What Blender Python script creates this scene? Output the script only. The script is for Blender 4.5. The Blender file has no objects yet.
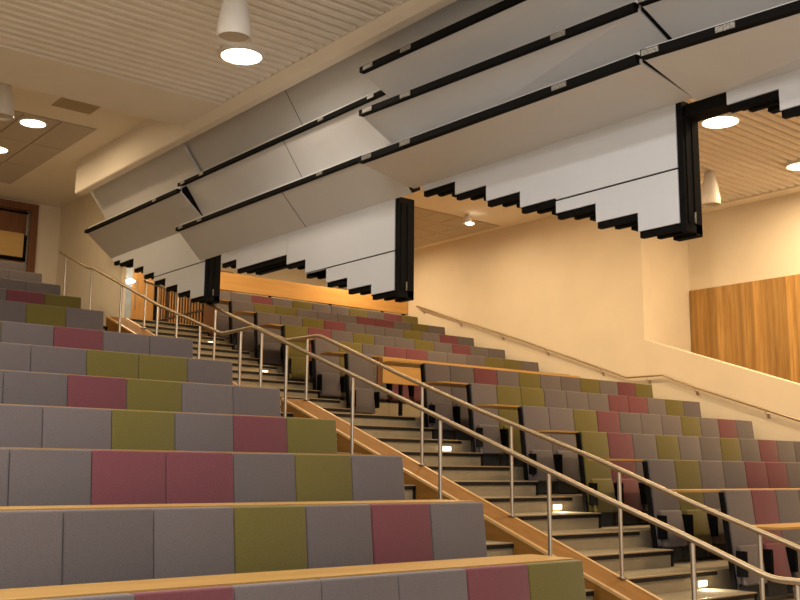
import bpy, bmesh, math, random
from mathutils import Vector, Matrix
random.seed(4)
C = bpy.context.scene.collection
H = 1.69                      # eye height: every z below is measured from the eye, H lifts it so the floor is z = 0
rad = math.radians

# ------------------------------------------------------------------ materials
def new_mat(name):
    m = bpy.data.materials.new(name); m.use_nodes = True
    nt = m.node_tree; b = nt.nodes['Principled BSDF']
    return m, nt, b
def plain(name, col, rough=.5, metal=0., noise=0., nscale=8., bump=0., bscale=60., spec=.5):
    m, nt, b = new_mat(name)
    b.inputs['Base Color'].default_value = (*col, 1); b.inputs['Roughness'].default_value = rough
    b.inputs['Metallic'].default_value = metal; b.inputs['Specular IOR Level'].default_value = spec
    tc = nt.nodes.new('ShaderNodeTexCoord')
    if noise:
        n = nt.nodes.new('ShaderNodeTexNoise'); n.inputs['Scale'].default_value = nscale; n.inputs['Detail'].default_value = 4
        nt.links.new(tc.outputs['Object'], n.inputs['Vector'])
        r = nt.nodes.new('ShaderNodeValToRGB')
        r.color_ramp.elements[0].position = .3; r.color_ramp.elements[1].position = .7
        r.color_ramp.elements[0].color = (*[c*(1-noise) for c in col], 1)
        r.color_ramp.elements[1].color = (*[min(1, c*(1+noise)) for c in col], 1)
        nt.links.new(n.outputs['Fac'], r.inputs['Fac']); nt.links.new(r.outputs['Color'], b.inputs['Base Color'])
    if bump:
        n2 = nt.nodes.new('ShaderNodeTexNoise'); n2.inputs['Scale'].default_value = bscale
        nt.links.new(tc.outputs['Object'], n2.inputs['Vector'])
        bp = nt.nodes.new('ShaderNodeBump'); bp.inputs['Strength'].default_value = bump; bp.inputs['Distance'].default_value = .01
        nt.links.new(n2.outputs['Fac'], bp.inputs['Height']); nt.links.new(bp.outputs['Normal'], b.inputs['Normal'])
    return m
def fabric(name, col, var):
    m, nt, b = new_mat(name)
    tc = nt.nodes.new('ShaderNodeTexCoord')
    n = nt.nodes.new('ShaderNodeTexNoise'); n.inputs['Scale'].default_value = 130; n.inputs['Detail'].default_value = 2
    nt.links.new(tc.outputs['Object'], n.inputs['Vector'])
    oi = nt.nodes.new('ShaderNodeObjectInfo')
    ml = nt.nodes.new('ShaderNodeMath'); ml.operation = 'MULTIPLY_ADD'; ml.inputs[1].default_value = var; ml.inputs[2].default_value = 1-var/2
    nt.links.new(oi.outputs['Random'], ml.inputs[0])
    m2 = nt.nodes.new('ShaderNodeMath'); m2.operation = 'MULTIPLY_ADD'; m2.inputs[1].default_value = .5; m2.inputs[2].default_value = .75
    nt.links.new(n.outputs['Fac'], m2.inputs[0])
    m3 = nt.nodes.new('ShaderNodeMath'); m3.operation = 'MULTIPLY'
    nt.links.new(ml.outputs[0], m3.inputs[0]); nt.links.new(m2.outputs[0], m3.inputs[1])
    vm = nt.nodes.new('ShaderNodeVectorMath'); vm.operation = 'SCALE'; vm.inputs[0].default_value = col
    nt.links.new(m3.outputs[0], vm.inputs['Scale']); nt.links.new(vm.outputs[0], b.inputs['Base Color'])
    b.inputs['Roughness'].default_value = .95; b.inputs['Specular IOR Level'].default_value = .15
    b.inputs['Sheen Weight'].default_value = .25; b.inputs['Sheen Roughness'].default_value = .5
    bp = nt.nodes.new('ShaderNodeBump'); bp.inputs['Strength'].default_value = .25; bp.inputs['Distance'].default_value = .004
    nt.links.new(n.outputs['Fac'], bp.inputs['Height']); nt.links.new(bp.outputs['Normal'], b.inputs['Normal'])
    return m
def wood(name, c1, c2, axis='Y', scale=3., rough=.4, boards=0., baxis=1, spec=.3):
    m, nt, b = new_mat(name)
    tc = nt.nodes.new('ShaderNodeTexCoord'); mp = nt.nodes.new('ShaderNodeMapping')
    s = [scale*6]*3; s['XYZ'.index(axis)] = scale*.5; mp.inputs['Scale'].default_value = s
    nt.links.new(tc.outputs['Object'], mp.inputs['Vector'])
    n = nt.nodes.new('ShaderNodeTexNoise'); n.inputs['Scale'].default_value = 1.; n.inputs['Detail'].default_value = 6; n.inputs['Distortion'].default_value = .4
    nt.links.new(mp.outputs[0], n.inputs['Vector'])
    r = nt.nodes.new('ShaderNodeValToRGB'); r.color_ramp.elements[0].position = .3; r.color_ramp.elements[1].position = .72
    r.color_ramp.elements[0].color = (*c1, 1); r.color_ramp.elements[1].color = (*c2, 1)
    nt.links.new(n.outputs['Fac'], r.inputs['Fac'])
    out = r.outputs['Color']
    if boards:                       # a different tone for each vertical board
        sx = nt.nodes.new('ShaderNodeSeparateXYZ'); nt.links.new(tc.outputs['Object'], sx.inputs[0])
        d = nt.nodes.new('ShaderNodeMath'); d.operation = 'DIVIDE'; d.inputs[1].default_value = boards
        nt.links.new(sx.outputs[baxis], d.inputs[0])
        fl = nt.nodes.new('ShaderNodeMath'); fl.operation = 'FLOOR'; nt.links.new(d.outputs[0], fl.inputs[0])
        wn = nt.nodes.new('ShaderNodeTexWhiteNoise'); wn.noise_dimensions = '1D'; nt.links.new(fl.outputs[0], wn.inputs['W'])
        ma = nt.nodes.new('ShaderNodeMath'); ma.operation = 'MULTIPLY_ADD'; ma.inputs[1].default_value = .5; ma.inputs[2].default_value = .72
        nt.links.new(wn.outputs['Value'], ma.inputs[0])
        vm = nt.nodes.new('ShaderNodeVectorMath'); vm.operation = 'SCALE'
        nt.links.new(out, vm.inputs[0]); nt.links.new(ma.outputs[0], vm.inputs['Scale']); out = vm.outputs[0]
    nt.links.new(out, b.inputs['Base Color']); b.inputs['Roughness'].default_value = rough; b.inputs['Specular IOR Level'].default_value = spec
    return m
def emit(name, col, strength):
    m, nt, b = new_mat(name)
    b.inputs['Base Color'].default_value = (.8, .8, .8, 1)
    b.inputs['Emission Color'].default_value = (*col, 1); b.inputs['Emission Strength'].default_value = strength
    return m
M = {
 'G': fabric('grey_fabric', (.121, .103, .104), .22), 'P': fabric('plum_fabric', (.145, .045, .055), .10), 'O': fabric('olive_fabric', (.125, .104, .026), .10),
 'desk': wood('pale_desk_wood', (.36, .20, .052), (.44, .258, .075), 'X', 2.5),
 'stringer': wood('oak_stringer', (.180, .080, .0155), (.235, .110, .023), 'Y', 2.0, .65, spec=.12),
 'edging': wood('pale_edging', (.44, .27, .11), (.51, .33, .14), 'Y', 2.0, .4),
 'beam': wood('beech_beam', (.58, .33, .10), (.66, .40, .14), 'X', 2., .45),
 'cladding': wood('board_cladding', (.38, .20, .055), (.54, .32, .10), 'Z', 2.2, .5, .11, 1),
 'door': wood('oak_door', (.36, .19, .06), (.46, .26, .09), 'Z', 2.2, .45),
 'darkdoor': wood('brown_door', (.16, .065, .028), (.22, .095, .045), 'Z', 2.2, .45),
 'cream': plain('cream_wall', (.80, .72, .57), .8, noise=.03, nscale=1.5, bump=.05),
 'white': plain('white_plaster', (.84, .79, .70), .8, noise=.02, nscale=2., bump=.04),
 'slat': plain('painted_slat', (.80, .76, .70), .6, noise=.03, nscale=3),
 'backing': plain('slat_backing', (.30, .27, .24), .8),
 'leafw': plain('white_leaf', (.60, .63, .68), .45, noise=.015, nscale=2),
 'leafg': plain('grey_leaf', (.60, .605, .62), .65, noise=.02, nscale=2),
 'black': plain('black_seal', (.006, .006, .0065), .75, noise=.2, nscale=20, spec=.06),
 'rail_black': plain('black_hinge_rail', (.006, .0055, .0055), .7, spec=.06),
 'dark': plain('pocket_paint', (.10, .10, .105), .9),
 'steel': plain('brushed_steel', (.60, .54, .46), .28, 1.),
 'steelr': plain('steel_handrail', (.47, .38, .26), .46, 1.),
 'chrome': plain('bright_hinge', (.22, .21, .19), .5, .3, noise=.75, nscale=70),
 'blackmetal': plain('black_metal', (.005, .005, .0055), .75, spec=.06),
 'carpet': plain('grey_tread_carpet', (.24, .20, .125), .95, noise=.12, nscale=40, bump=.3, bscale=200),
 'riser': plain('olive_grey_lino', (.31, .255, .165), .6, noise=.06, nscale=12),
 'frontfloor': wood('front_floor_boards', (.42, .37, .31), (.50, .45, .39), 'X', 2., .45),  # unseen floor, tone made pale to bounce light onto ceiling and leaves
 'darkgrey': plain('dark_grey_rail', (.055, .055, .052), .7, spec=.2),
 'darkbar': plain('dark_brown_bar', (.035, .018, .010), .5),
 'nosing': plain('dark_nosing', (.010, .008, .007), .6, spec=.3),
 'tilegrey': plain('ceiling_tile', (.52, .47, .40), .85, noise=.05, nscale=30),
 'vent': plain('brown_vent', (.42, .34, .21), .7),
 'lampwhite': plain('white_lamp_body', (.72, .70, .66), .35),
 'lit': emit('lit_diffuser', (1, .86, .66), 9.), 'litstep': emit('lit_step_lens', (1, .84, .58), 7.),
 'glass': plain('door_glass', (.30, .36, .42), .08, noise=.2, nscale=2),
 'panelglow': wood('yellow_panel', (.60, .38, .13), (.68, .45, .18), 'X', 2., .4),
}

# ------------------------------------------------------------------ mesh builder
class B:
    def __init__(s): s.bm = bmesh.new()
    def _add(s, vs, fs, bev=0, seg=2):
        t = bmesh.new(); v = [t.verts.new(p) for p in vs]
        for f in fs: t.faces.new([v[i] for i in f])
        bmesh.ops.recalc_face_normals(t, faces=t.faces)
        if bev: bmesh.ops.bevel(t, geom=[e for e in t.edges], offset=bev, segments=seg, profile=.5, affect='EDGES', clamp_overlap=True)
        me = bpy.data.meshes.new('_'); t.to_mesh(me); t.free(); s.bm.from_mesh(me); bpy.data.meshes.remove(me)
        return s
    def box(s, x0, x1, y0, y1, z0, z1, bev=0, seg=2):
        vs = [(x, y, z) for x in (x0, x1) for y in (y0, y1) for z in (z0, z1)]
        return s._add(vs, [(0, 1, 3, 2), (4, 6, 7, 5), (0, 4, 5, 1), (2, 3, 7, 6), (0, 2, 6, 4), (1, 5, 7, 3)], bev, seg)
    def prism(s, poly, ax, a0, a1, bev=0, seg=2):       # poly in the two other axes (cyclic order kept), extruded along ax
        def P(p, a): return {'x': (a, p[0], p[1]), 'y': (p[0], a, p[1]), 'z': (p[0], p[1], a)}[ax]
        n = len(poly); vs = [P(p, a0) for p in poly]+[P(p, a1) for p in poly]
        fs = [tuple(range(n)), tuple(range(2*n-1, n-1, -1))]+[(i, (i+1) % n, n+(i+1) % n, n+i) for i in range(n)]
        return s._add(vs, fs, bev, seg)
    def tube(s, pts, r, n=12):
        pts = [Vector(p) for p in pts]; rings = []
        for i, p in enumerate(pts):
            a = (pts[i]-pts[i-1]).normalized() if i else None
            b = (pts[i+1]-pts[i]).normalized() if i < len(pts)-1 else None
            t = ((a or b)+(b or a)).normalized()
            up = Vector((1, 0, 0)) if abs(t.x) < .9 else Vector((0, 0, 1))
            u = t.cross(up).normalized(); w = t.cross(u)
            rings.append([p+(u*math.cos(2*math.pi*k/n)+w*math.sin(2*math.pi*k/n))*r for k in range(n)])
        vs = [v for R in rings for v in R]; fs = []
        for i in range(len(rings)-1):
            for k in range(n): fs.append((i*n+k, i*n+(k+1) % n, (i+1)*n+(k+1) % n, (i+1)*n+k))
        fs += [tuple(range(n)), tuple(range(len(vs)-1, len(vs)-n-1, -1))]
        return s._add(vs, fs)
    def lathe(s, prof, cx, cy, n=32):                   # prof: (r, z) from one end to the other
        vs = []; fs = []
        for r, z in prof: vs += [(cx+r*math.cos(2*math.pi*k/n), cy+r*math.sin(2*math.pi*k/n), z) for k in range(n)]
        for i in range(len(prof)-1):
            for k in range(n): fs.append((i*n+k, i*n+(k+1) % n, (i+1)*n+(k+1) % n, (i+1)*n+k))
        fs += [tuple(range(n)), tuple(range(len(vs)-1, len(vs)-n-1, -1))]
        return s._add(vs, fs)
    def build(s, name, mat, parent=None, org=None, local=False, smooth=False):
        me = bpy.data.meshes.new(name); bm = s.bm
        if org is None:
            if parent is not None: org = parent['_o']
            else:
                xs = [v.co for v in bm.verts]
                org = [(min(p[i] for p in xs)+max(p[i] for p in xs))/2 for i in (0, 1)]+[min(p[2] for p in xs)]
        bmesh.ops.translate(bm, verts=bm.verts, vec=[-c for c in org])
        if smooth:
            for f in bm.faces: f.smooth = True
        bm.to_mesh(me); bm.free(); me.materials.append(M[mat])
        o = bpy.data.objects.new(name, me); C.objects.link(o)
        if smooth:
            me.set_sharp_from_angle(angle=rad(35))
        if parent is not None: o.parent = parent; o['_o'] = list(org)
        else: o.location = (org[0], org[1], org[2]+H); o['_o'] = list(org)
        return o
def tag(o, label, cat, group=None):
    o['label'] = label; o['category'] = cat
    if group: o['group'] = group
    return o
def thing(name, label, cat, loc, group=None):
    o = bpy.data.objects.new(name, None); C.objects.link(o); o.empty_display_size = .1
    o.location = (loc[0], loc[1], loc[2]+H); o['_o'] = list(loc)
    return tag(o, label, cat, group)
def struct(o): o['kind'] = 'structure'; return o
def dup(root, loc, label, group=None, name=None):
    r = root.copy(); C.objects.link(r); r.location = (loc[0], loc[1], loc[2]+H); r['label'] = label
    if group: r['group'] = group
    for ch in list(root.children):
        c = ch.copy(); C.objects.link(c); c.parent = r
        for g in list(ch.children):
            d = g.copy(); C.objects.link(d); d.parent = c
    return r

# ------------------------------------------------------------------ room shell
X_END = 15.2; Y_BACK = 20.6
XS0, XS1 = 7.14, 7.54                          # the timber spine wall between the two stairs
Z0 = -1.69
struct(B().box(-3.2, 16.9, -7, 20.8, Z0-.25, Z0).build('floor', 'frontfloor'))
# left terrace: rows step up .349 every .98
LT = [(5.02+.98*i, -1.38+.349*i) for i in range(7)]
UT = [(12.3, 1.09)]+[(13.92+.87*j, 1.40+.31*j) for j in range(6)]
prof = [(LT[0][0], Z0)]; z = Z0
for y, zz in LT+UT: prof += [(y, z), (y, zz)] if z != Z0 else [(y, zz)]; z = zz
prof += [(Y_BACK, z), (Y_BACK, Z0)]
struct(B().prism(prof, 'x', -3.2, XS0).build('floor_terrace_left', 'riser'))
# right terrace
RT = [(5.28+.983*n, .36*(5.28+.983*n)-3.26) for n in range(7)]
RU = [(13.05+.95*j, 1.10+.34*j) for j in range(6)]
prof = [(RT[0][0], Z0)]; z = Z0
for y, zz in RT+RU: prof += [(y, z), (y, zz)] if z != Z0 else [(y, zz)]; z = zz
prof += [(Y_BACK, z), (Y_BACK, Z0)]
struct(B().prism(prof, 'x', XS1, X_END).build('floor_terrace_right', 'riser'))

def stair(name, x0, x1, levels, x_row, joint=None):
    """in-between steps plus a dark nosing on every step; levels: (y, z_low, z_step, is_row_level, y_next)"""
    root = None
    for (y, zl, zs, row, yn) in levels:
        if not row:
            o = B().box(x0, x1, y, yn, zl, zs).build('step', 'riser', root)
            if root is None: root = o; o.name = name; struct(o)
    for (y, zl, zs, row, yn) in levels:
        xe = x_row if row else x1
        b = B().box(x0, xe, y-.014, y+.012, zs-.048, zs-.008)
        if not row: b.box(x1-.03, x1+.004, y-.014, y+.006, zl+.005, zs-.008)
        if joint: b.box(joint, joint+.04, y-.012, y+.01, zl+((zs-zl)*.5 if row else .005), zs-.02)
        b.build('nosing', 'nosing', root)
        B().box(x0, xe, y-.016, y+.03, zs-.008, zs+.004).build('nosing_trim', 'edging_stair', root)
        B().box(x0, xe, y+.03, yn-.002, zs-.001, zs+.003).build('tread', 'carpet', root)
    return root
M['edging_stair'] = plain('tread_edge_strip', (.36, .27, .16), .5)
def levels(rows, zstart, half, yend):
    out = []; zp = zstart
    for i, (y, z) in enumerate(rows):
        ys = y-half
        if ys > -90 and half: out.append((ys, zp, (zp+z)/2, False, y))
        out.append((y, zp, z, True, (rows[i+1][0]-half) if i+1 < len(rows) else yend)); zp = z
    return out
stair('stair_main_lower', XS1, 9.37, levels(RT, Z0, .4915, 12.5), 9.44)
stair('stair_main_upper', XS1, 9.37, levels(RU, RT[-1][1], .475, 18.3), 9.44)
stair('stair_aisle_lower', 5.95, XS0, levels(LT, Z0, .49, 11.8), XS0, 6.72)
stair('stair_aisle_upper', 6.0, XS0, levels(UT, LT[-1][1], .435, 18.7), XS0, 6.72)

# walls
struct(B().box(-3.2, 16.9, Y_BACK, Y_BACK+.2, Z0, 6.2).build('wall_back', 'cream'))
struct(B().box(7.5, 16.9, -4.2, -4, Z0, 6.2).build('wall_light_block', 'cream'))  # unseen wall, put in to keep world light off the right block
struct(B().box(-3.4, -3.2, -7, Y_BACK+.2, Z0, 6.2).build('wall_left', 'cream'))
struct(B().box(X_END, X_END+.25, 11.4, Y_BACK, Z0, 6.0).build('wall_right', 'cream'))
struct(B().box(X_END+.25, 16.7, 11.4, 11.62, Z0, 6.0).build('wall_right_return', 'cream'))
pz = lambda y: 1.407+.338*(y-8.385)
struct(B().prism([(-7, Z0), (11.4, Z0), (11.4, pz(11.4)), (0., pz(0.)), (-7, pz(0.))], 'x', X_END, X_END+.25).build('wall_right_parapet', 'cream'))
struct(B().box(16.7, 16.9, -7, 11.62, Z0, 6.0).build('wall_right_recess', 'cream'))
struct(B().box(7.50, 7.58, 17.27, Y_BACK, 2.2, 6.0).build('wall_stair_side', 'cream'))
# vertical board cladding on the recessed wall
b = B()
y = 11.38
while y > -1:
    b.box(16.655, 16.698, y-.106, y, Z0, 3.52); y -= .11
tag(b.build('wood_cladding', 'cladding'), 'honey coloured vertical board cladding on recessed upper right wall', 'wall cladding')

# ------------------------------------------------------------------ ceilings
ZC, ZH, ZR, ZRH = 4.95, 5.45, 5.05, 5.22
XB0, XB1 = 6.45, 6.66
def slats(y0, y1, x0, x1, z, name):
    base = struct(B().box(x0, x1, y0, y1, z+.10, z+.16).build(name, 'backing'))
    b = B(); p = .165; y = y1-.03
    while y > y0+.1:
        b.prism([(y-.115, z+.03), (y-.095, z), (y-.02, z), (y, z+.03), (y, z+.10), (y-.115, z+.10)], 'x', x0+.01, x1-.01); y -= p
    b.build('slat_panel', 'slat', base)
slats(-2, 11.73, -3.2, XB0-.06, ZC, 'ceiling_slats_left')
struct(B().box(-3.2, XB0, 11.73, 12.9, ZC-.01, ZH+.1).build('ceiling_soffit_left', 'white'))
struct(B().box(-3.2, XB0, 12.9, Y_BACK, ZH, ZH+.12).build('ceiling_high_left', 'white'))
struct(B().prism([(XB0-.06, ZC), (XB0+.02, 4.90), (XB0+.09, 4.865), (XB1, 4.865), (XB1, ZH+.5), (XB0, ZH+.5), (XB0, ZC+.05), (XB0-.06, ZC+.05)], 'y', -2, 12.9).build('ceiling_bulkhead', 'white'))
struct(B().prism([(XB0+.06, 4.88), (XB0+.075, 4.865), (XB1, 4.865), (XB1, ZH+.5), (XB0+.06, ZH+.5)], 'y', 12.9, 17.25).build('ceiling_bulkhead_rear', 'white'))
struct(B().box(XB0, XB0+.06, 12.9, Y_BACK, ZH, ZH+.12).build('ceiling_high_strip', 'white'))
struct(B().box(XB0+.06, 7.50, 17.25, Y_BACK, ZH, ZH+.12).build('ceiling_high_end', 'white'))
struct(B().box(XB1, 8.45, -2, Y_BACK, 6.05, 6.2).build('ceiling_pocket', 'dark'))
struct(B().box(8.25, 8.45, -4, Y_BACK, ZRH, 6.05).build('ceiling_bulkhead_right', 'white'))
slats(-4, 11.5, 8.45, 16.35, ZR, 'ceiling_slats_right')
struct(B().box(16.35, 16.7, -4, 11.4, ZR-.02, ZR+.1).build('ceiling_strip_right', 'white'))
struct(B().box(8.45, X_END, 11.5, Y_BACK, ZRH, ZRH+.12).build('ceiling_high_right', 'white'))
# grey tile fields
def tilefield(x0, x1, y0, y1, z, name, label, nx, ny):
    t = thing(name, label, 'ceiling panel', ((x0+x1)/2, (y0+y1)/2, z-.02))
    w = (x1-x0)/nx; d = (y1-y0)/ny; b = B()
    for i in range(nx):
        for j in range(ny): b.box(x0+i*w+.012, x0+(i+1)*w-.012, y0+j*d+.012, y0+(j+1)*d-.012, z-.022, z)
    b.build('tile', 'tilegrey', t); B().box(x0, x1, y0, y1, z-.008, z+.002).build('tile_frame', 'vent', t)
tilefield(3.7, 6.05, 15.25, 19.4, ZH, 'ceiling_tile_panel', 'grey tile panel set in the cream ceiling at far left rear', 4, 3)
tilefield(10.2, 14.95, 14.9, 20.2, ZRH, 'ceiling_tile_panel', 'grey tile panel in right rear ceiling seen past the partition', 8, 8)
tag(B().box(5.08, 5.68, 14.01, 14.64, ZH-.015, ZH+.002, .004).build('ceiling_vent', 'vent'), 'brown square vent in the ceiling beyond the left slats', 'vent')

# ------------------------------------------------------------------ folding partition
PX = 7.30; PK = 7.555
K = 1.3272
def steps_poly(steps, ztop, zmin=None):
    pass
def section(label, y_hi, y_lo, top, steps, mid, hinges, xf, fy_hi, fy_lo, seams, open_top, hy=()):
    """steps: list of (y_from, y_to, z_bottom) going down the stair; hinges: heights of the front fold lines"""
    t = thing('folding_partition', label, 'partition', (PX, (y_hi+y_lo)/2, min(s[2] for s in steps)), 'folding partition sections')
    # white hanging leaf, stepped along its lower edge, split by a level joint at mid
    up = []; lo = []
    for (a, c, zb) in steps:
        if mid is None or zb >= mid: up.append((a, c, zb))
        else: up.append((a, c, mid+.008)); lo.append((a, c, zb))
    def sp(lst, zt):
        poly = [(lst[0][0], zt)]
        for a, c, zb in lst: poly += [(a, zb), (c, zb)]
        return poly+[(lst[-1][1], zt)]
    def clean(poly):
        out = []
        for p in poly:
            if out and abs(out[-1][0]-p[0]) < 1e-6 and abs(out[-1][1]-p[1]) < 1e-6: continue
            out.append(p)
        return [p for i, p in enumerate(out) if not ((abs(p[1]-out[i-1][1]) < 1e-6 and abs(p[1]-out[(i+1) % len(out)][1]) < 1e-6))]
    cuts = [s for s in seams if s is not None]
    wl = B(); seg = []
    for a, c, zb in up:
        seg.append((a, c, zb))
        if any(abs(c-k) < 1e-3 for k in cuts): wl.prism(clean(sp(seg, top)), 'x', PX, PX+.018); seg = []
    if seg:
        if cuts: seg[0] = (seg[0][0]-.012, seg[0][1], seg[0][2])
        wl.prism(clean(sp(seg, top)), 'x', PX, PX+.018)
    wl.build('stepped_leaf', 'leafw', t)
    if lo: B().prism(clean(sp(lo, mid-.010)), 'x', PX, PX+.018).build('stepped_leaf', 'leafw', t)
    # dark core and the layered seals under each step
    core = B(); core.prism(clean(sp([(a, c, zb+.004) for a, c, zb in steps], top+.02)), 'x', PX+.020, PK); core.build('core', 'black', t)
    for a, c, zb in steps:
        s = B(); d = a-c
        s.box(PX+.022, PX+.08, c-.02, a-.002, zb-.058, zb+.003)
        s.box(PX+.095, PX+.15, c-.04, a-d*.30 if d < .8 else a-.15, zb-.075, zb+.003)
        s.box(PX+.165, PK, c-.06, a-d*.58 if d < .8 else a-.28, zb-.10, zb+.003)
        s.build('bottom_seal', 'black', t)
    # end frame on the downhill end
    zb = steps[-1][2]
    e = B().box(PX+.012, PK, y_lo-.06, y_lo, zb-.08, top+.02).box(PX+.05, PX+.09, y_lo-.068, y_lo-.06, zb, top-.05).box(PX+.15, PX+.19, y_lo-.068, y_lo-.06, zb, top-.05)
    e.build('end_frame', 'black', t)
    B().box(PX+.12, PX+.132, y_lo-.085, y_lo-.075, zb+.0, zb+.10).build('latch', 'chrome', t)
    # folded leaves: zigzag from the white leaf's top, out to the front fold line, back in, out again
    gap = .004; f3 = lambda zz, y: zz[1]+(zz[0]-zz[1])*(y-fy_lo)/(fy_hi-fy_lo)
    def slab(A, Q, ya, yb, th, b):        # thin sheet between the line A (x, z(y)) and the line Q, from y=ya down to y=yb
        vs = []
        for y in (ya, yb):
            a = Vector((A[0], A[1](y))); q = Vector((Q[0], Q[1](y))); d = (q-a).normalized(); n_ = Vector((-d.y, d.x))
            if n_.y < 0: n_ = -n_
            for p in (a, q, q+n_*th, a+n_*th): vs.append((p.x, y, p.y))
        b._add(vs, [(0, 1, 2, 3), (7, 6, 5, 4), (0, 4, 5, 1), (1, 5, 6, 2), (2, 6, 7, 3), (3, 7, 4, 0)])
    zr = lambda y: top; rh, hl = (.062, .085) if xf < 6.7 else (.048, .06)
    hs = [h if isinstance(h, tuple) else (h, h) for h in hinges+[open_top]]
    ys = [fy_hi]+sorted([q for q in seams_leaf if fy_lo < q < fy_hi], reverse=True)+[fy_lo]
    for i, hz in enumerate(hs):
        zf = lambda y, hz=hz: f3(hz, y)
        xr = PX if i == 0 else PX-.02
        b = B()
        for a, c in zip(ys, ys[1:]): slab((xr, zr), (xf, zf), a-gap, c+gap, .04, b)
        b.build('folded_leaf', 'leafg', t)
        for q in ys[1:-1]:
            b = B(); slab((xr, lambda y: zr(y)-.0015), (xf, lambda y: zf(y)-.0015), q+.006, q-.006, .04, b); b.build('seam_gasket', 'rail_black', t)
        if i == len(hs)-1: break
        def bar(x0, x1, ya, yb, dz0, dz1):
            b = B(); vs = [(x, y, zf(y)+dz) for y in (ya, yb) for x, dz in ((x0, dz0), (x1, dz0), (x1, dz1), (x0, dz1))]
            return b._add(vs, [(0, 1, 2, 3), (7, 6, 5, 4), (0, 4, 5, 1), (1, 5, 6, 2), (2, 6, 7, 3), (3, 7, 4, 0)])
        hr = bar(xf-.055, xf+.02, fy_hi-.01, fy_lo+.01, -.005, rh).build('hinge_rail', 'rail_black', t)
        bar(xf-.040, xf+.03, fy_hi-.01, fy_lo+.01, rh+.002, rh+.008).build('rail_cap', 'leafg' if xf > 6.7 else 'darkgrey', t)
        for yy in hy:
            bar(xf-.064, xf-.054, yy+hl, yy-hl, .004, rh-.010).build('hinge', 'chrome', hr)
        zr2 = lambda y, hz=hz: f3(hz, y)+.17
        b = B(); slab((PX, zr2), (xf+.01, lambda y: zf(y)+.07), fy_hi-.01, fy_lo+.01, .03, b); b.build('folded_leaf', 'leafg', t)
        yl = fy_lo
        B().prism([(xf+.03, zf(yl)+.01), (PX, zr(yl)+.005), (PX+.1, zr(yl)+.05), (PX+.1, zr2(yl)+.14), (PX, zr2(yl)+.14), (xf+.03, zf(yl)+.075)], 'y', fy_lo-.03, fy_lo-.002).build('end_gusset', 'black', t)
        zr = zr2
    return t
seams_leaf = []
k = lambda v: v*K
seams_leaf = [k(8.61), k(10.6)]
# lowest-but-one section, in the middle of the picture
seams_leaf = [10.93]
section('white stepped folding partition section in the middle, above the wooden beam', 13.22, 9.04, 3.205,
        [(k(9.96), k(9.613), 3.06), (k(9.613), k(8.591), k(2.175)+.02), (k(8.591), k(8.234), k(2.07)+.02), (k(8.234), k(7.864), k(1.918)+.02), (k(7.864), k(7.517), k(1.775)+.025), (k(7.517), k(7.144), k(1.655)+.03), (k(7.144), 9.04, k(1.549)+.04)],
        k(1.938), [3.62, 4.33], 6.90, 13.88, 8.72, [k(8.591)], 5.05, [13.7, 13.1, 9.98, 8.95])
seams_leaf = []
section('large white stepped folding partition section at upper right, nearest complete one', 8.53, 5.06, 3.255,
        [(k(6.43), k(6.007), 3.19), (k(6.007), k(5.636), k(2.286)), (k(5.636), k(5.259), k(2.153)), (k(5.259), k(4.89), k(2.023)), (k(4.89), k(4.513), k(1.890)+.02), (k(4.513), k(4.146), k(1.737)+.035), (k(4.146), 5.06, k(1.584)+.06)],
        k(2.003), [(3.415, 3.375), (3.97, 3.84), (4.485, 4.40)], 6.55, 8.72, 4.86, [], 5.3, [8.55, 7.88, 5.71])
section('small white stepped folding partition section at far left by the stair wall', 17.25, 13.74, 3.80,
        [(17.25, k(12.76), 3.715), (k(12.76), k(12.326), k(2.75)), (k(12.326), k(12.008), k(2.60)), (k(12.008), k(11.686), k(2.470)), (k(11.686), k(11.354), k(2.342)), (k(11.354), k(11.019), k(2.218)), (k(11.019), k(10.676), k(2.10)), (k(10.676), 13.74, k(1.99))],
        k(2.40), [4.20], 6.82, 17.35, 13.72, [], 4.98, [14.5])
section('white stepped folding partition section cut off by the right picture edge', 4.54, 1.0, 3.215,
        [(4.54, k(3.06), k(2.335)), (k(3.06), k(2.70), k(2.195)), (k(2.70), k(2.33), k(2.06)), (k(2.33), k(1.96), k(1.93)), (k(1.96), k(1.60), k(1.80)), (k(1.60), 1.0, k(1.66))],
        k(1.99), [(3.395, 3.16), (3.87, 3.6)], 6.55, 4.83, 0.9, [], 4.6, [4.72, 4.02])
tag(B().box(PX+.05, PK, 4.56, 5.0, 3.13, 3.24).build('track_cover', 'rail_black'), 'black track piece between the two right hand partition sections', 'track')

# ------------------------------------------------------------------ spine wall of timber between the stairs
def spine(label, y0, y1, c, cut=None):
    zt = lambda y: .36*y+c
    t = thing('stair_stringer', label, 'stringer', ((XS0+XS1)/2, (y0+y1)/2, Z0), 'timber stair stringers')
    B().prism([(y0, Z0), (y1, Z0), (y1, zt(y1)), (y0, zt(y0))], 'x', XS0+.002, XS1-.002).build('body', 'stringer', t)
    for xx in (XS0, XS1-.035):
        B().prism([(y0-.01, zt(y0)-.022), (y1+.004, zt(y1)-.022), (y1+.004, zt(y1)+.006), (y0-.01, zt(y0)+.006)], 'x', xx-.004, xx+.039).build('edging', 'edging', t)
spine('broad timber stringer with pale edges beside the lower stair', 3.9, 11.18, -3.105)
spine('short timber stringer with pale edges below the far left wall', 12.35, 17.03, -3.455)

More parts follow.
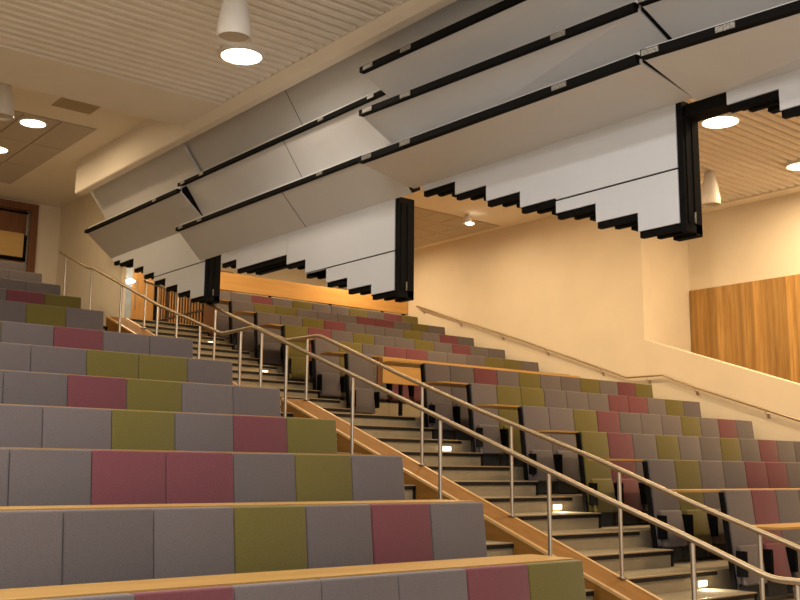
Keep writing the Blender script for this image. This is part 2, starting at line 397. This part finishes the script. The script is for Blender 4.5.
# ------------------------------------------------------------------ handrails
def handrail(label, x, pts, posts, base, r=.024):
    ys = [p[0] for p in pts]
    def zr(y):
        P = sorted(pts)
        for a, c in zip(P, P[1:]):
            if a[0] <= y <= c[0]: return a[1]+(c[1]-a[1])*(y-a[0])/(c[0]-a[0])
        return P[-1][1]
    t = thing('handrail', label, 'handrail', (x, sum(ys)/len(ys), base(sum(ys)/len(ys))), 'steel stair handrails')
    # soften the bends
    out = []
    for i, p in enumerate(pts):
        if 0 < i < len(pts)-1:
            a = Vector(pts[i-1]); q = Vector(p); c = Vector(pts[i+1])
            d0 = (a-q); d1 = (c-q); L = min(.09, d0.length*.4, d1.length*.4)
            A = q+d0.normalized()*L; D = q+d1.normalized()*L
            for s in (0, .25, .5, .75, 1): v = A*(1-s)**2+q*2*s*(1-s)+D*s*s; out.append((x, v.x, v.y))
        else: out.append((x, p[0], p[1]))
    B().tube(out, r, 14).build('rail', 'steelr', t, smooth=True)
    for y in posts:
        zb = base(y)
        p = B().tube([(x, y, zb), (x, y, zr(y)-.03)], .019, 12).build('post', 'steel', t, smooth=True)
        B().lathe([(.045, zb), (.045, zb+.012), (.02, zb+.016)], x, y, 16).tube([(x, y, zr(y)-.09), (x, y, zr(y)-.02)], .010, 8).build('flange', 'steel', p, smooth=True)
    return t
def stepz(rows, zs, half):
    L = levels(rows, zs, half, 99)
    def f(y):
        z = zs
        for (yy, zl, z2, r, yn) in L:
            if y >= yy: z = z2
        return z+.004
    return f
zl = stepz(LT+UT, Z0, .49)
handrail('long steel handrail on the left of the stringer, nearest the seats', 6.55,
         [(17.9, 3.905), (16.52, 3.395), (16.3, 3.36), (13.66, 2.385), (11.75, 1.775), (10.94, 1.782), (8.0, .735), (6.55, .215), (5.4, -.195), (4.64, -.455), (3.9, -.725), (3.2, -.725)],
         [17.57, 16.33, 15.07, 13.73, 12.38, 11.26, 10.74, 10.16, 8.81, 7.37, 5.96, 4.54, 3.72], zl)
zr_ = stepz(RT+RU, Z0, .49)
bz = lambda y: (.36*y-3.105+.006) if y <= 11.18 else ((.36*y-3.455+.01) if 12.35 < y < 17.03 else zr_(y))
handrail('long steel handrail standing on the stringer, further from the seats', 7.515,
         [(16.32, 3.26), (14.2, 2.635), (12.58, 2.065), (11.68, 1.765), (10.88, 1.755), (9.2, 1.128), (7.84, .645), (6.2, .108), (5.13, -.28), (4.24, -.575), (3.9, -.70)],
         [16.26, 15.02, 13.72, 11.15, 8.77, 7.35, 5.97, 4.57], bz)
# rail on the right-hand wall
t = thing('wall_handrail', 'slim steel handrail fixed along the cream right wall', 'handrail', (15.12, 12.4, 1.6))
wp = [(17.85, 3.83), (14.46, 2.70), (12.86, 2.135), (11.76, 1.742), (10.96, 1.735), (10.24, 1.457), (8.36, .826), (6.5, .2)]
B().tube([(15.11, a, c) for a, c in wp], .021, 12).build('rail', 'steelr', t, smooth=True)
for y in (17.67, 16.39, 15.06, 13.78, 12.38, 11.31, 10.3, 8.96, 7.6):
    P = sorted(wp); z = next(a[1]+(c[1]-a[1])*(y-a[0])/(c[0]-a[0]) for a, c in zip(P, P[1:]) if a[0] <= y <= c[0])
    B().tube([(15.11, y, z-.01), (15.11, y, z-.07), (15.19, y, z-.10)], .008, 8).box(15.185, 15.2, y-.025, y+.025, z-.135, z-.065).build('bracket', 'steel', t)

# ------------------------------------------------------------------ seats
LEAN = .112
def seat_parts(w, col, root, tall):
    g = .0025; hw = w/2-g; top = tall
    def yy(z): return (z-top)*LEAN
    B().prism([(yy(.16)-.07, .16), (yy(.16), .16), (0, top), (-.07, top)], 'x', -hw, hw, .013, 3).build('backrest', col, root, org=(0, 0, 0), smooth=True)
    pw = hw-.045
    B().prism([(yy(.17)-.145, .15), (yy(.17)-.072, .15), (yy(.55)-.070, .55), (yy(.55)-.115, .55)], 'x', -pw, pw, .03, 3).build('seat_pan', col, root, org=(0, 0, 0), smooth=True)
    for s in (-1, 1):
        B().box(s*hw-.022 if s > 0 else -hw, hw if s > 0 else -hw+.022, yy(.4)-.20, yy(.4)-.075, .24, .50, .004).build('hinge_bracket', 'blackmetal', root, org=(0, 0, 0))
    B().box(-hw*.75, hw*.75, yy(.1)-.06, yy(.1)-.0, .0, .155).build('base_shade', 'darkgrey', root, org=(0, 0, 0))  # dark grey box stands in for the shaded riser below the seat
CN = {'G': 'grey', 'P': 'plum', 'O': 'olive green'}
ORD = ['', 'aisle', '2nd', '3rd', '4th', '5th', '6th', '7th', '8th', '9th', '10th', '11th', '12th']
RO = ['front', '2nd', '3rd', '4th', '5th', '6th', '7th', '8th']
protos = {}
def put_seat(block, ri, n, col, x, y, zbase, w, tall):
    if n == 1: lab = f'{CN[col]} tip-up seat at the aisle end of the {RO[ri]} row, {block} block'
    else: lab = f'{CN[col]} tip-up seat, {ORD[n]} from the aisle in the {RO[ri]} row, {block} block'
    grp = f'tip-up seats of the {block} block'
    key = (col, w, tall)
    if key not in protos:
        t = thing('lecture_seat', lab, 'seat', (x, y, zbase), grp); seat_parts(w, col, t, tall); protos[key] = t
    else: dup(protos[key], (x, y, zbase), lab, grp)
def desk(label, x0, x1, y, zt, depth=.42, bars=(), rc=.12, tall=1.1, barlabel=''):
    t = thing('writing_desk', label, 'desk', ((x0+x1)/2, y, zt-.03), 'long writing desks behind the seat rows')
    y0 = y-.004; y1 = y+depth; n = 6
    poly = [(x0, y0)]
    def corner(cx, cy, a0): return [(cx+rc*math.cos(rad(a0+i*90/n)), cy+rc*math.sin(rad(a0+i*90/n))) for i in range(n+1)]
    poly = corner(x0+rc, y0+rc, 180)+corner(x1-rc, y0+rc, 270)+corner(x1-rc, y1-rc, 0)+corner(x0+rc, y1-rc, 90)
    B().prism(poly, 'z', zt-.022, zt).build('desk_top', 'desk', t)
    for bx in bars:
        def yy(z): return (z-zt)*LEAN
        bb = B().prism([(y+yy(zt-tall)-.055, zt-tall-.01), (y+yy(zt-tall)-.005, zt-tall-.01), (y-.005, zt-.024), (y-.055, zt-.024)], 'x', bx-.034, bx-.003)
        tag(bb.build('row_end_frame', 'blackmetal'), barlabel, 'end frame', 'black row end frames of the right hand blocks')
    return t
# left front block, aisle end first
LW = .55
LF = ['OPGGGPGG', 'GPGOGGGG', 'GOGPPGGG', 'OPGOGGGG', 'GGOPGGGG', 'GOOGGGG', 'GGPGOGG']
for i, cs in enumerate(LF):
    y = 4.77+.982*i; zt = -.595+.352*i+(0, .012, .018, .006, 0, 0, 0)[i]
    if i == 6: y = 10.62; zt = 1.50
    desk(f'pale wood desk ledge along the {RO[i]} row of the left front block', 5.5-LW*len(cs)-.02, 5.5, y, zt, rc=.03)
    for n, c in enumerate(cs): put_seat('left front', i, n+1, c, 5.5-LW*(n+.5), y, zt-1.12, LW, 1.112)
# left upper block
LU = ['GOGG', 'OPGG', 'GGG', 'GG', 'GG']
for j, cs in enumerate(LU):
    y = 13.67+.87*j; zt = 2.21+.31*j
    desk(f'pale wood desk ledge along the {RO[j]} row of the left upper block', 5.665-LW*len(cs)-.02, 5.665, y, zt, rc=.03)
    for n, c in enumerate(cs): put_seat('left upper', j, n+1, c, 5.665-LW*(n+.5), y, zt-1.12, LW, 1.112)
# right front block
RW = .49; RX = 9.5+11*RW+.02
RF = ['', 'GPGGPGGOGGG', 'GOGGPPGGOGG', 'OPGOGGOGPGG', 'GGOPGGGOGPG', 'GOOGGGPPGOG', 'GGPGOGGOGPO']
for i, cs in enumerate(RF):
    y = 5.24+.977*i
    tread = Z0 if i == 0 else RT[i-1][1]
    zt = tread+1.13+(.05 if i <= 1 else .022 if i == 2 else .01)
    desk(f'pale wood desk ledge along the {RO[i-1]} row of the right front block' if i else 'pale wood desk end just entering at the lower right picture edge', 8.98 if i else 8.95, RX, y, zt, .44, [9.5] if i else [], barlabel=f'black end frame at the aisle end of the {RO[i-1]} row, right front block')
    for n, c in enumerate(cs): put_seat('right front', i-1, n+1, c, 9.5+RW*(n+.5), y, zt-1.12, RW, 1.119)
# right upper block
RU_ = ['G', 'GOGPPGGGOOG', 'OPGOGGOGPGG', 'GGOPGGGOGPG', 'GOOGGGPPGOG', 'GGPGOGGOGPO']
for j, cs in enumerate(RU_):
    y = 13.0+.948*j
    tread = RT[-1][1] if j == 0 else RU[j-1][1]
    zt = tread+(1.10 if j == 0 else 1.08)
    desk(f'pale wood desk ledge along the {RO[j]} row of the right upper block', 9.22 if j < 5 else 9.51, 15.02, y, zt, .40, [9.5], barlabel=f'black end frame at the aisle end of the {RO[j]} row, right upper block')
    for n, c in enumerate(cs): put_seat('right upper', j, n+1, c, 9.5+.5*(n+.5), y, zt-1.12, .5, 1.119)
# wooden board in front of the lowest upper row
t = thing('modesty_board', 'pale wooden front board before the lowest right upper row', 'board', (12.5, 12.80, 1.40))
B().box(10.11, 15.0, 12.79, 12.83, 1.40, 1.825, .006).build('board', 'beam', t)
B().box(10.02, 10.105, 12.80, 12.84, 1.30, 1.80).build('end_strip', 'darkdoor', t)
for xx in (10.5, 12.0, 13.5, 14.9):
    B().box(xx, xx+.05, 12.81, 12.86, RT[-1][1], 1.42).build('leg', 'blackmetal', t)

# ------------------------------------------------------------------ beam guard behind the top row
t = thing('guard_beam', 'broad pale wooden beam guard behind the top row at right', 'guard rail', (12.6, 18.3, RU[-1][1]))
B().box(9.55, 15.18, 18.26, 18.34, 3.69, 4.06, .006).build('beam', 'beam', t)
for xx in (9.75, 11.3, 12.9, 14.4, 15.05):
    B().box(xx, xx+.05, 18.275, 18.325, RU[-1][1], 3.70).build('post', 'blackmetal', t)
# baluster guard at the top of the stair
t = thing('baluster_guard', 'dark slim baluster guard at the head of the stair', 'guard rail', (9.46, 18.95, RU[-1][1]))
B().box(9.43, 9.49, 17.75, 19.75, 3.86, 3.92, .005).build('top_rail', 'darkbar', t)
B().box(9.44, 9.48, 17.75, 19.75, RU[-1][1]+.30, RU[-1][1]+.34).build('bottom_rail', 'darkbar', t)
y = 17.8
while y < 19.75:
    B().box(9.45, 9.47, y, y+.03, RU[-1][1]+.0, 3.87).build('baluster', 'darkbar', t); y += .125
struct(B().box(9.44, 9.498, 14.0, 17.74, .8, 1.0).build('trim_1', 'blackmetal'))
tag(B().box(9.425, 9.462, 17.25, 17.70, 2.46, 3.22, .005).build('side_panel', 'darkdoor'), 'brown wooden side panel at the end of the topmost right row', 'panel')

# ------------------------------------------------------------------ doors
ZT = UT[-1][1]
d = struct(B().box(5.49, 5.64, 20.50, 20.60, ZT, 5.40).box(6.84, 7.0, 20.50, 20.60, ZT, 5.40).box(5.64, 6.84, 20.50, 20.60, 5.25, 5.40).build('door_1', 'darkdoor'))
d['_o'] = d['_o']
def kid(b, name, mat, p): return b.build(name, mat, p)
kid(B().box(5.66, 6.78, 20.54, 20.58, ZT, 5.24, .004), 'door_leaf', 'darkdoor', d)
kid(B().box(5.69, 6.80, 20.52, 20.541, 5.17, 5.215), 'door_closer', 'blackmetal', d)
pn = kid(B().box(5.80, 6.74, 20.525, 20.545, 4.25, 4.75), 'vision_panel', 'panelglow', d)
kid(B().box(5.78, 6.80, 20.522, 20.54, 4.17, 4.25).box(6.745, 6.80, 20.522, 20.54, 4.17, 4.72), 'vision_frame', 'blackmetal', d)
kid(B().tube([(6.81, 20.50, ZT+.3), (6.81, 20.50, 5.2)], .018, 10), 'edge_strip', 'chrome', d)
ZR2 = RU[-1][1]
d = struct(B().box(8.84, 8.90, 20.52, 20.6, ZR2, 4.95).box(9.70, 9.76, 20.52, 20.6, ZR2, 4.95).box(8.84, 9.76, 20.52, 20.6, 4.95, 5.02).build('door_2', 'blackmetal'))
kid(B().box(9.17, 9.70, 20.55, 20.59, ZR2, 4.94, .004), 'door_leaf', 'door', d)
kid(B().box(8.90, 9.17, 20.55, 20.58, ZR2, 4.94), 'side_pane', 'glass', d)
kid(B().tube([(9.24, 20.5, ZR2+.7), (9.24, 20.5, ZR2+1.3)], .014, 8), 'pull_handle', 'steel', d)
struct(B().box(9.83, 9.95, 20.5, 20.6, ZR2, 5.0).build('trim_2', 'door'))
struct(B().box(9.96, 10.0, 20.5, 20.6, ZR2, 5.0).build('trim_3', 'blackmetal'))
tag(B().box(10.05, 11.7, 20.555, 20.598, ZR2, 4.6, .004).build('wall_panel', 'door'), 'oak panel on the back wall seen between the dark balusters', 'panel')
tag(B().box(7.72, 8.80, 20.545, 20.598, ZR2, 5.0, .004).build('wall_panel', 'door'), 'oak panel on the back wall beside the stair head door', 'panel')
tag(B().lathe([(.07, 4.0), (.10, 4.02), (.10, 4.05), (.05, 4.07)], 9.06, 20.40, 20).build('wall_lamp', 'lit', smooth=True), 'small bright lamp beside the door at the stair head', 'lamp')

# ------------------------------------------------------------------ lamps
WARM = (1, .715, .41); NEUT = (1, .94, .885); MID = (1, .85, .68)
def lamp(parent, loc, power, col, size, spread=178, rot=None):
    l = bpy.data.lights.new('lamp', 'AREA'); l.shape = 'DISK'; l.size = size; l.energy = power; l.color = col; l.spread = rad(spread)
    o = bpy.data.objects.new('lamp_light', l); C.objects.link(o); o.parent = parent
    po = parent['_o']; o.location = (loc[0]-po[0], loc[1]-po[1], loc[2]-po[2])
    if rot: o.rotation_euler = rot
    return o
def downlight(x, y, z, label, power, col, r=.24):
    t = thing('downlight', label, 'ceiling light', (x, y, z-.05), 'round ceiling downlights')
    B().lathe([(r+.025, z+.03), (r+.025, z-.03), (r-.005, z-.045), (r-.012, z-.02), (r-.012, z+.03)], x, y, 40).build('rim', 'lampwhite', t, smooth=True)
    B().lathe([(r-.014, z-.025), (r-.014, z-.035), (r*.8, z-.045)], x, y, 40).build('diffuser', 'lit', t, smooth=True)
    lamp(t, (x, y, z-.06), power, col, r*1.8)
    return t
PL, PR = 86, 128
downlight(5.73, 10.07, ZC, 'large round lit downlight in the slatted ceiling at upper left', 36, MID, .25)
downlight(5.12, 15.56, ZH, 'round lit downlight in tiled ceiling at far left', 36, WARM, .20)
downlight(5.10, 17.31, ZH, 'lit downlight cut by the left picture edge', 36, WARM, .20)
downlight(12.35, 7.8, ZR, 'large lit downlight in the right slatted ceiling beside the black end frame', PR, WARM, .26)
downlight(15.2, 8.15, ZR, 'lit downlight at the right picture edge above the cream wall', PR, WARM, .22)
# unseen lamps of the same pattern, added to light the hall
for (x, y, z, p, c) in [(2.0, 10.07, ZC, 36, MID), (3.4, 6.0, ZC, PL*.65, NEUT), (0.6, 6.0, ZC, PL*1.45, NEUT), (3.4, 2.4, ZC, PL*.8, NEUT), (0.6, 2.4, ZC, PL*1.6, NEUT), (-1.2, 6.2, ZC, PL, NEUT), (-1.2, 2.4, ZC, PL, NEUT),
                        (2.2, 15.56, ZH, 30, WARM), (12.35, 3.6, ZR, PR, WARM), (9.6, 3.6, ZR, PR, WARM), (9.6, 7.8, ZR, PR*.6, WARM), (15.2, 3.6, ZR, PR, WARM),
                        (9.7, 12.8, ZRH, PR*.5, WARM), (9.7, 16.6, ZRH, PR*.4, WARM), (12.0, 12.6, ZRH, PR, WARM), (13.3, 17.6, ZRH, PR*.5, WARM), (8.9, 19.3, ZRH, PR*.4, WARM)]:
    t = downlight(x, y, z, 'unseen round downlight added to light the hall, further along the ceiling', p, c, .24)
# small adjustable spot beyond the partition
t = thing('ceiling_spotlight', 'small white adjustable spotlight on the right rear ceiling', 'spotlight', (13.75, 14.65, 5.02))
B().lathe([(.045, ZRH), (.045, ZRH-.04), (.012, ZRH-.045), (.012, 5.13)], 13.75, 14.65, 16).build('stem', 'lampwhite', t, smooth=True)
B().lathe([(.04, 5.17), (.09, 5.15), (.11, 5.03), (.10, 5.02)], 13.75, 14.65, 20).build('head', 'lampwhite', t, smooth=True)
B().lathe([(.088, 5.018), (.088, 5.005), (.05, 4.99)], 13.78, 14.60, 20).build('lens', 'lit', t, smooth=True)
lamp(t, (13.75, 14.6, 4.97), 22, WARM, .16)
# bell-shaped pendants
def pendant(x, y, zb, zc, label, r):
    t = thing('pendant_speaker', label, 'pendant', (x, y, zb), 'white bell shaped ceiling pendants')
    B().lathe([(r*.86, zb+.035), (r*.95, zb), (r, zb+.03), (r*.98, zb+.12), (r*.80, zb+.32), (r*.56, zb+.50), (r*.5, zb+.56), (r*.2, zb+.58)], x, y, 32).build('bell', 'lampwhite', t, smooth=True)
    B().lathe([(r*.84, zb+.03), (r*.84, zb+.045)], x, y, 32).build('grille', 'tilegrey', t)
    B().tube([(x, y, zb+.57), (x, y, zc)], .012, 8).build('stem', 'lampwhite', t)
pendant(4.74, 8.50, 4.31, ZC+.1, 'white bell pendant hanging before the upper left slats', .178)
pendant(14.45, 9.38, 4.47, ZR+.1, 'white pendant cylinder half hidden behind the black end frame', .165)
pendant(4.16, 13.99, 4.86, ZH, 'white bell pendant cut by the left picture edge', .17)

# step lights on the stair risers
for y, z, w in [(6.26, -1.05, 'lowest, nearest the camera'), (8.23, -.44, 'second from the bottom of the stair'), (10.19, .29, 'third from the bottom of the stair'),
                (14.95, 1.68, 'on the upper stair behind a rail post'), (16.85, 2.36, 'topmost, near the head of the stair')]:
    rows = RT+RU
    yr, zt = min(rows, key=lambda q: abs(q[0]-y))
    t = thing('step_light', f'small lit step light in the stair riser, {w}', 'step light', (9.16, yr, zt-.16), 'step lights on the stair risers')
    B().box(9.08, 9.24, yr-.022, yr-.001, zt-.150, zt-.085, .004).build('housing', 'lampwhite', t)
    B().box(9.09, 9.23, yr-.027, yr-.0225, zt-.142, zt-.093).build('lens', 'litstep', t)
    lamp(t, (9.16, yr-.04, zt-.12), 4., (1, .82, .55), .1, 170, (rad(-55), 0, 0))

# ------------------------------------------------------------------ world, camera, view
w = bpy.data.worlds.new('World'); bpy.context.scene.world = w; w.use_nodes = True
bg = w.node_tree.nodes['Background']; bg.inputs['Color'].default_value = (1, .98, .97, 1); bg.inputs['Strength'].default_value = 1.2

for o in bpy.data.objects:
    if '_o' in o: del o['_o']
cam = bpy.data.cameras.new('camera'); co = bpy.data.objects.new('camera', cam); C.objects.link(co)
cam.sensor_width = 36; cam.lens = 1000.3/800*36; cam.clip_start = .05
yaw, pitch, roll = rad(39.278), rad(9.654), rad(.482)
fw = Vector((math.sin(yaw)*math.cos(pitch), math.cos(yaw)*math.cos(pitch), math.sin(pitch)))
rt = Vector((math.cos(yaw), -math.sin(yaw), 0)); up = rt.cross(fw)
r2 = rt*math.cos(roll)+up*math.sin(roll); u2 = up*math.cos(roll)-rt*math.sin(roll)
co.matrix_world = Matrix(((r2.x, u2.x, -fw.x, 0), (r2.y, u2.y, -fw.y, 0), (r2.z, u2.z, -fw.z, H), (0, 0, 0, 1)))
sc = bpy.context.scene; sc.camera = co
sc.view_settings.view_transform = 'Standard'; sc.view_settings.look = 'None'; sc.view_settings.gamma = 1; sc.view_settings.use_curve_mapping = False
sc.view_settings.exposure = 0.
sc.cycles.use_denoising = True; sc.cycles.max_bounces = 8; sc.cycles.diffuse_bounces = 5
